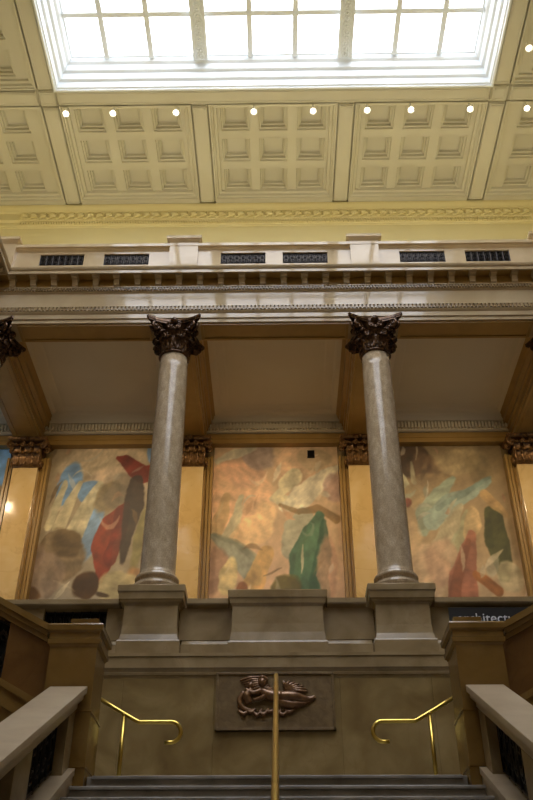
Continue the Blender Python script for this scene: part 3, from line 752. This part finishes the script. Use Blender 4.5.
# ------------------------------------------------------------------ staircase
RI, TR = .172, .32; SL = RI/TR
LZ = 2.30; LY = 9.8
st = thing('marble_staircase', 'wide grey veined marble staircase rising to the landing, seen at the bottom', 'stairs', (0, LY, FLOOR))
def W2(p): return Vector(p)-st.location
bm = B()
box(bm, -6.3, 6.3, .47, 13.88-LY, LZ-.3-FLOOR, LZ-FLOOR-.002)
box(bm, -1.98, 1.98, 0, .47, LZ-.3-FLOOR, LZ-FLOOR-.002)
box(bm, -1.93, 1.93, -.03, .47, LZ-.035-FLOOR, LZ-FLOOR)
obj('landing', bm, 'step', st, bevel=.006)
sb = box(B(), -2.084, 2.084, 0, TR+.03, -RI-.25, -.036); box(sb, -2.084, 2.084, -.028, TR+.01, -.036, 0)
s0 = obj('step', sb, 'step', st, bevel=.008)
n = 22
for i in range(n):
    q = s0 if i == 0 else s0.copy()
    if i: COL.objects.link(q); q.parent = st
    q.location = (0, -TR*(i+1), LZ-FLOOR-RI*(i+1))

# lateral flights rising left and right behind the newels
for s, side in ((-1, 'left'), (1, 'right')):
    f = thing('marble_staircase', f'upper flight climbing {side} from the landing, behind the {side} newel pier', 'stairs', (s*2.05, 10.3, LZ))
    bm = B()
    box(bm, -.02 if s > 0 else -.33, .33 if s > 0 else .02, 0, 3.5, 0, RI)
    p0 = obj('step', bm, 'step', f, bevel=.006)
    for i in range(12):
        q = p0 if i == 0 else p0.copy()
        if i: COL.objects.link(q); q.parent = f
        q.location = (s*TR*i, 0, RI*i)

# newel piers
def newel(s, lab):
    x0, x1 = sorted((s*2.01, s*2.54))
    bm = rectloft(B(), x0, x1, 9.70, 10.24, [(2.02, .02), (2.355, .02), (2.36, .03), (2.375, .03), (2.38, .012), (2.93, .012), (2.935, .022), (2.95, .022), (2.955, 0), (3.65, 0), (3.68, .015), (3.69, .03), (3.74, .035), (3.75, .02), (3.82, .02), (3.835, .04), (3.84, .05), (3.90, .055), (3.92, .04), (3.925, .02)])
    a, b = (2.03, 2.35) if s > 0 else (-2.35, -2.03)
    rectloft(bm, a, b, 9.72, 10.2, [(3.92, 0), (3.995, 0), (4.005, -.02)])
    return tag(obj('newel_pier', bm, 'newel_marble'), lab, 'newel pier', 'square marble newel piers at the landing')
newel(-1, 'square ochre marble newel pier at the left of the landing')
newel(1, 'square ochre marble newel pier at the right of the landing')

# lateral balustrades climbing outwards from the newels
def lat_balustrade(s, lab):
    t = thing('stair_balustrade', lab, 'balustrade', (s*2.55, 9.95, LZ), 0, 'balustrades of the upper flights')
    T = Vector(t.location)
    def zz(X, z0): return z0+(X-2.55)*.5375
    XE = 6.3
    def band(name, za, zb, y0, y1, mat, xa=2.562, xb=XE, parent=None):
        bm = B()
        pts = [(s*xa-T.x, zz(xa, za)-T.z), (s*xb-T.x, zz(xb, za)-T.z), (s*xb-T.x, zz(xb, zb)-T.z), (s*xa-T.x, zz(xa, zb)-T.z)]
        if s < 0: pts = pts[::-1]
        prism(bm, pts, 'y', y0-T.y, y1-T.y)
        return bm
    bm = band('c', 3.84, 3.92, 9.74, 10.16, 'm', 2.612); me = band('c', 3.78, 3.84, 9.77, 10.13, 'm', 2.612)
    tmp = bpy.data.meshes.new('t'); me.to_mesh(tmp); bm.from_mesh(tmp)
    me2 = band('c', 3.72, 3.78, 9.80, 10.10, 'm', 2.612); me2.to_mesh(tmp); bm.from_mesh(tmp); bpy.data.meshes.remove(tmp); me.free(); me2.free()
    obj('coping', bm, 'newel_marble', t)
    for xa, xb in ((2.562, 3.08), (4.3, 4.8), (5.9, 6.3)):
        obj('panel', band('p', 3.0, 3.74, 9.84, 10.06, 'm', xa, xb), 'brown_marble', t)
    bm = band('c', 2.98, 3.06, 9.78, 10.12, 'm'); tmp = bpy.data.meshes.new('t')
    me = band('c', 2.62, 2.98, 9.81, 10.1, 'm'); me.to_mesh(tmp); bm.from_mesh(tmp); me.free()
    me = band('c', 2.78, 2.84, 9.775, 10.1, 'm'); me.to_mesh(tmp); bm.from_mesh(tmp); me.free(); bpy.data.meshes.remove(tmp)
    obj('curb', bm, 'newel_marble', t)
    obj('stringer', band('s', 2.0, 2.63, 9.84, 10.08, 'm'), 'brown_marble', t)
    for xa, xb in ((3.08, 4.3), (4.8, 5.9)):
        bm = grille_bm(0, xb-xa, 0, .68, 0, 7, .012)
        for v in bm.verts:
            X = xa+v.co.x; v.co = Vector((s*X-T.x, v.co.y, zz(X, 3.05)+v.co.z-T.z))
        g = obj('grille', bm, 'grille_metal', t)
        obj('backing', band('b', 3.04, 3.74, 9.99, 10.01, 'm', xa, xb), 'dark', g)
    return t
lat_balustrade(-1, 'marble balustrade sloping up to the left from the left newel pier')
lat_balustrade(1, 'marble balustrade sloping up to the right from the right newel pier')

# main flight balustrades
def main_balustrade(s, lab):
    t = thing('stair_balustrade', lab, 'balustrade', (s*2.27, 9.7, LZ), 0, 'balustrades of the main flight')
    T = Vector(t.location); YA, YE = 9.66, 3.2
    def zz(Y, z0): return z0-(9.7-Y)*SL
    def band(bm, za, zb, xa, xb, ya=YA, yb=YE):
        pts = [(ya-T.y, zz(ya, za)-T.z), (yb-T.y, zz(yb, za)-T.z), (yb-T.y, zz(yb, zb)-T.z), (ya-T.y, zz(ya, zb)-T.z)]
        a, b = sorted((s*xa-T.x, s*xb-T.x)); return prism(bm, pts, 'x', a, b)
    bm = B(); band(bm, 3.14, 3.22, 2.056, 2.47); band(bm, 3.08, 3.14, 2.085, 2.45); band(bm, 2.98, 3.08, 2.14, 2.42)
    obj('coping', bm, 'coping_marble', t, bevel=.006)
    bm = B(); band(bm, 2.30, 2.37, 2.086, 2.46); band(bm, 2.10, 2.30, 2.10, 2.45); band(bm, 1.55, 2.10, 2.086, 2.46)
    obj('curb', bm, 'coping_marble', t)
    posts = [(9.69, 9.42), (8.2, 7.72), (6.5, 6.02), (4.8, 4.32), (3.6, 3.2)]
    for a, b in posts: obj('post', band(B(), 2.36, 3.0, 2.16, 2.40, a, b), 'marble', t, bevel=.006)
    for (a0, a), (b, b0) in zip(posts, posts[1:]):
        bm = grille_bm(0, a-b, 0, .58, 0, 6, .014)
        for v in bm.verts:
            Y = a-v.co.x; v.co = Vector((s*2.28-T.x+v.co.y, Y-T.y, zz(Y, 2.39)+v.co.z-T.z))
        g = obj('grille', bm, 'iron', t)
        obj('backing', band(B(), 2.38, 2.98, 2.31, 2.33, a, b), 'dark', g)
    return t
main_balustrade(-1, 'broad sloping marble stair balustrade in the lower left corner')
main_balustrade(1, 'broad sloping marble stair balustrade in the lower right corner')

# ------------------------------------------------------------------ brass handrails
def side_rail(s, lab):
    t = thing('brass_handrail', lab, 'handrail', (s*1.9, 10.9, LZ), 0, 'brass handrails on the landing')
    def P(X, Z): return (s*X-s*1.9, 0, Z-LZ-(.032 if Z > 2.5 else 0))
    pts = [P(2.16, 3.49), P(1.95, 3.365), P(1.69, 3.222), P(1.64, 3.205), P(1.30, 3.205)]
    pts = [Vector(p) for p in pts]
    arc = []
    c = Vector(P(1.265, 3.085))
    for k in range(0, 12):
        a = math.radians(90-k*17); arc.append(Vector((c.x-s*.12*math.cos(a), 0, c.z+.12*math.sin(a))))
    end = arc[-1]+Vector((s*.05, 0, .002))
    full = [pts[0], pts[1]]+smooth_pts([pts[1], pts[2], pts[3], pts[3]+Vector((-s*.03, 0, 0))], 4)[1:]+arc+[end]
    obj('rail', tube(B(), full, .026, 12), 'brass', t, smooth=True)
    bm = tube(B(), [P(1.84, LZ), P(1.84, 3.29)], .025, 12); ball(bm, P(1.84, 3.29), .03)
    obj('post', bm, 'brass', t, smooth=True)
    obj('foot', lathe(B(), [(.055, 0), (.055, .012), (.03, .03)], P(1.84, LZ), 20), 'brass', t)
    return t
side_rail(-1, 'short brass handrail with curled end on the left of the landing')
side_rail(1, 'short brass handrail with curled end on the right of the landing')
t = thing('brass_handrail', 'long straight brass handrail down the centre of the main stairs', 'handrail', (0, 9.95, LZ))
zt = 3.40
L0 = Vector((0, -.03, zt-LZ))
rp = [Vector((0, 0, zt-LZ-.12)), Vector((0, .02, zt-LZ-.05)), L0]+[Vector((0, -.03-k*.5, zt-LZ-k*.5*SL)) for k in range(1, 13)]
obj('rail', tube(B(), rp, .026, 14), 'brass', t, smooth=True)
for k in (0, 1, 2, 3, 4):
    y = -.35-k*1.28; stepz = LZ-RI*math.ceil((-(y)-.15)/TR) if y < -.15 else LZ
    top = zt-LZ+(y+.03)*SL; foot = stepz-LZ
    obj('post', tube(B(), [(0, y, foot), (0, y, top)], .02, 12), 'brass', t, smooth=True)

# ------------------------------------------------------------------ bronze relief plaque
pl = thing('relief_plaque', 'bronze relief plaque with a reclining draped group on the wall behind the handrail', 'plaque', (-.03, 13.9, 3.9))
bm = rectloft(B(), -.92, .92, -.045, 0, [(0, 0), (.89, 0)])
for a, b, c, d in ((-.92, .92, 0, .035), (-.92, .92, .855, .89), (-.92, -.885, 0, .89), (.885, .92, 0, .89)): box(bm, a, b, -.07, 0, c, d)
obj('plate', bm, 'relief_bronze', pl, bevel=.004)
bm = B()
def limb(pts, rs): 
    p = smooth_pts(pts, 5); n = len(p); m = len(rs)-1
    rr = []
    for i in range(n):
        t = i/(n-1)*m; a = min(int(t), m-1); rr.append(rs[a]+(rs[a+1]-rs[a])*(t-a))
    tube(bm, p, rr, 10)
Yp = -.06
# reclining body facing left: torso, hips, legs stretched to the right
limb([(-.22, Yp, .60), (-.08, Yp-.02, .52), (.10, Yp-.02, .50)], [.06, .085, .085])
limb([(.08, Yp-.02, .50), (.30, Yp-.03, .50), (.50, Yp, .46), (.62, Yp, .50)], [.09, .075, .05, .03])
limb([(.06, Yp, .44), (.24, Yp-.02, .38), (.42, Yp, .40), (.55, Yp, .44)], [.08, .065, .045, .025])
ball(bm, (-.20, Yp-.03, .72), .065, (1, .9, 1.1)); limb([(-.26, Yp, .74), (-.20, Yp-.02, .80), (-.12, Yp, .76)], [.03, .045, .03])
limb([(-.2, Yp-.02, .60), (-.34, Yp-.03, .56), (-.46, Yp-.02, .62)], [.045, .035, .025])
limb([(-.1, Yp-.03, .58), (-.2, Yp-.05, .48), (-.34, Yp-.04, .44)], [.04, .034, .024])
# second figure behind, bending over
ball(bm, (-.38, Yp, .68), .055); limb([(-.36, Yp, .62), (-.44, Yp, .52), (-.40, Yp, .40)], [.05, .07, .06])
limb([(-.48, Yp, .58), (-.55, Yp, .46), (-.50, Yp, .34), (-.34, Yp, .28)], [.04, .045, .04, .03])
figure = obj('relief_figure', bm, 'figure_bronze', pl, smooth=True)
bm = B()
for k in range(7):   # fanned drapery folds
    a = math.radians(12+k*12)
    limb([(.12+.01*k, Yp, .56), (.12+.22*math.cos(a), Yp-.02, .54+.14*math.sin(a)+.02), (.10+.42*math.cos(a), Yp, .54+.22*math.sin(a))], [.02, .028, .012])
obj('drapery', bm, 'figure_bronze', pl, smooth=True)
bm = B()
for k in range(6):
    limb([(-.55+.03*k, Yp, .76-.03*k), (-.40+.04*k, Yp-.01, .80-.03*k), (-.22+.05*k, Yp, .82-.05*k)], [.012, .026, .016])
for k in range(8):
    limb([(-.56+.1*k, Yp, .30+.02*math.sin(k)), (-.48+.1*k, Yp-.01, .24+.03*math.sin(k*2)), (-.40+.1*k, Yp, .32)], [.02, .034, .02])
obj('drapery', bm, 'figure_bronze', pl, smooth=True)

# ------------------------------------------------------------------ sign on the right balustrade
sg = obj('hanging_sign', box(B(), 2.90, 4.62, 14.24, 14.27, 5.52, 6.02), 'sign')
tag(sg, 'black sign with white lettering on the gallery balustrade at right', 'sign')
cu = bpy.data.curves.new('lettering', 'FONT'); cu.body = 'architecture'; cu.size = .235; cu.extrude = .004; cu.align_x = 'LEFT'
tmp = bpy.data.objects.new('tmp', cu); COL.objects.link(tmp)
bpy.context.view_layer.update()
dg = bpy.context.evaluated_depsgraph_get()
me = bpy.data.meshes.new_from_object(tmp.evaluated_get(dg)); bpy.data.objects.remove(tmp)
lt = bpy.data.objects.new('lettering', me); COL.objects.link(lt)
me.materials.clear(); me.materials.append(M['letter'])
lt.parent = sg; lt.rotation_euler = (PI/2, 0, 0); lt.location = (3.03, 14.232, 5.75)

# ------------------------------------------------------------------ lights
W = bpy.data.worlds.new('sky'); S.world = W; W.use_nodes = True
W.node_tree.nodes['Background'].inputs[0].default_value = (.6, .75, 1, 1); W.node_tree.nodes['Background'].inputs[1].default_value = .25
def area(name, loc, size, rot, power, col, sy=None, spread=170):
    l = bpy.data.lights.new(name, 'AREA'); l.energy = power; l.color = lin(col); l.size = size
    if sy: l.shape = 'RECTANGLE'; l.size_y = sy
    o = bpy.data.objects.new(name, l); COL.objects.link(o); l.spread = math.radians(spread); o.location = loc; o.rotation_euler = rot
    return o
# warm cove lamps behind the parapet washing the upper wall and coffers
for x in (-8, -4.2, 0, 4.2, 8):
    area('cove_lamp', (x, 15.6, 14.3), 3.6, (math.radians(180-28), 0, 0), 62, (255, 240, 204), .3)
# mural washers fixed to the back of the main beam
for x in (-8.4, -4.2, 0, 4.2, 8.4):
    area('mural_lamp', (x, 15.2, 12.55), 1.6, (math.radians(50), 0, 0), 50, (255, 226, 182), .15, 100)

# ------------------------------------------------------------------ camera
cd = bpy.data.cameras.new('camera'); cam = bpy.data.objects.new('camera', cd); COL.objects.link(cam)
cd.sensor_fit = 'VERTICAL'; cd.sensor_height = 24; cd.lens = 890/800*24
cam.location = (.03, 0, 0); cam.rotation_euler = (PI/2+math.radians(36.1), 0, math.radians(.8))
S.camera = cam
S.view_settings.view_transform = 'Standard'; S.view_settings.look = 'None'
S.view_settings.gamma = 1; S.view_settings.use_curve_mapping = False
S.view_settings.exposure = -.2
S.cycles.use_denoising = True; S.cycles.caustics_reflective = False; S.cycles.caustics_refractive = False
S.cycles.max_bounces = 8; S.cycles.diffuse_bounces = 6; S.cycles.sample_clamp_indirect = 6
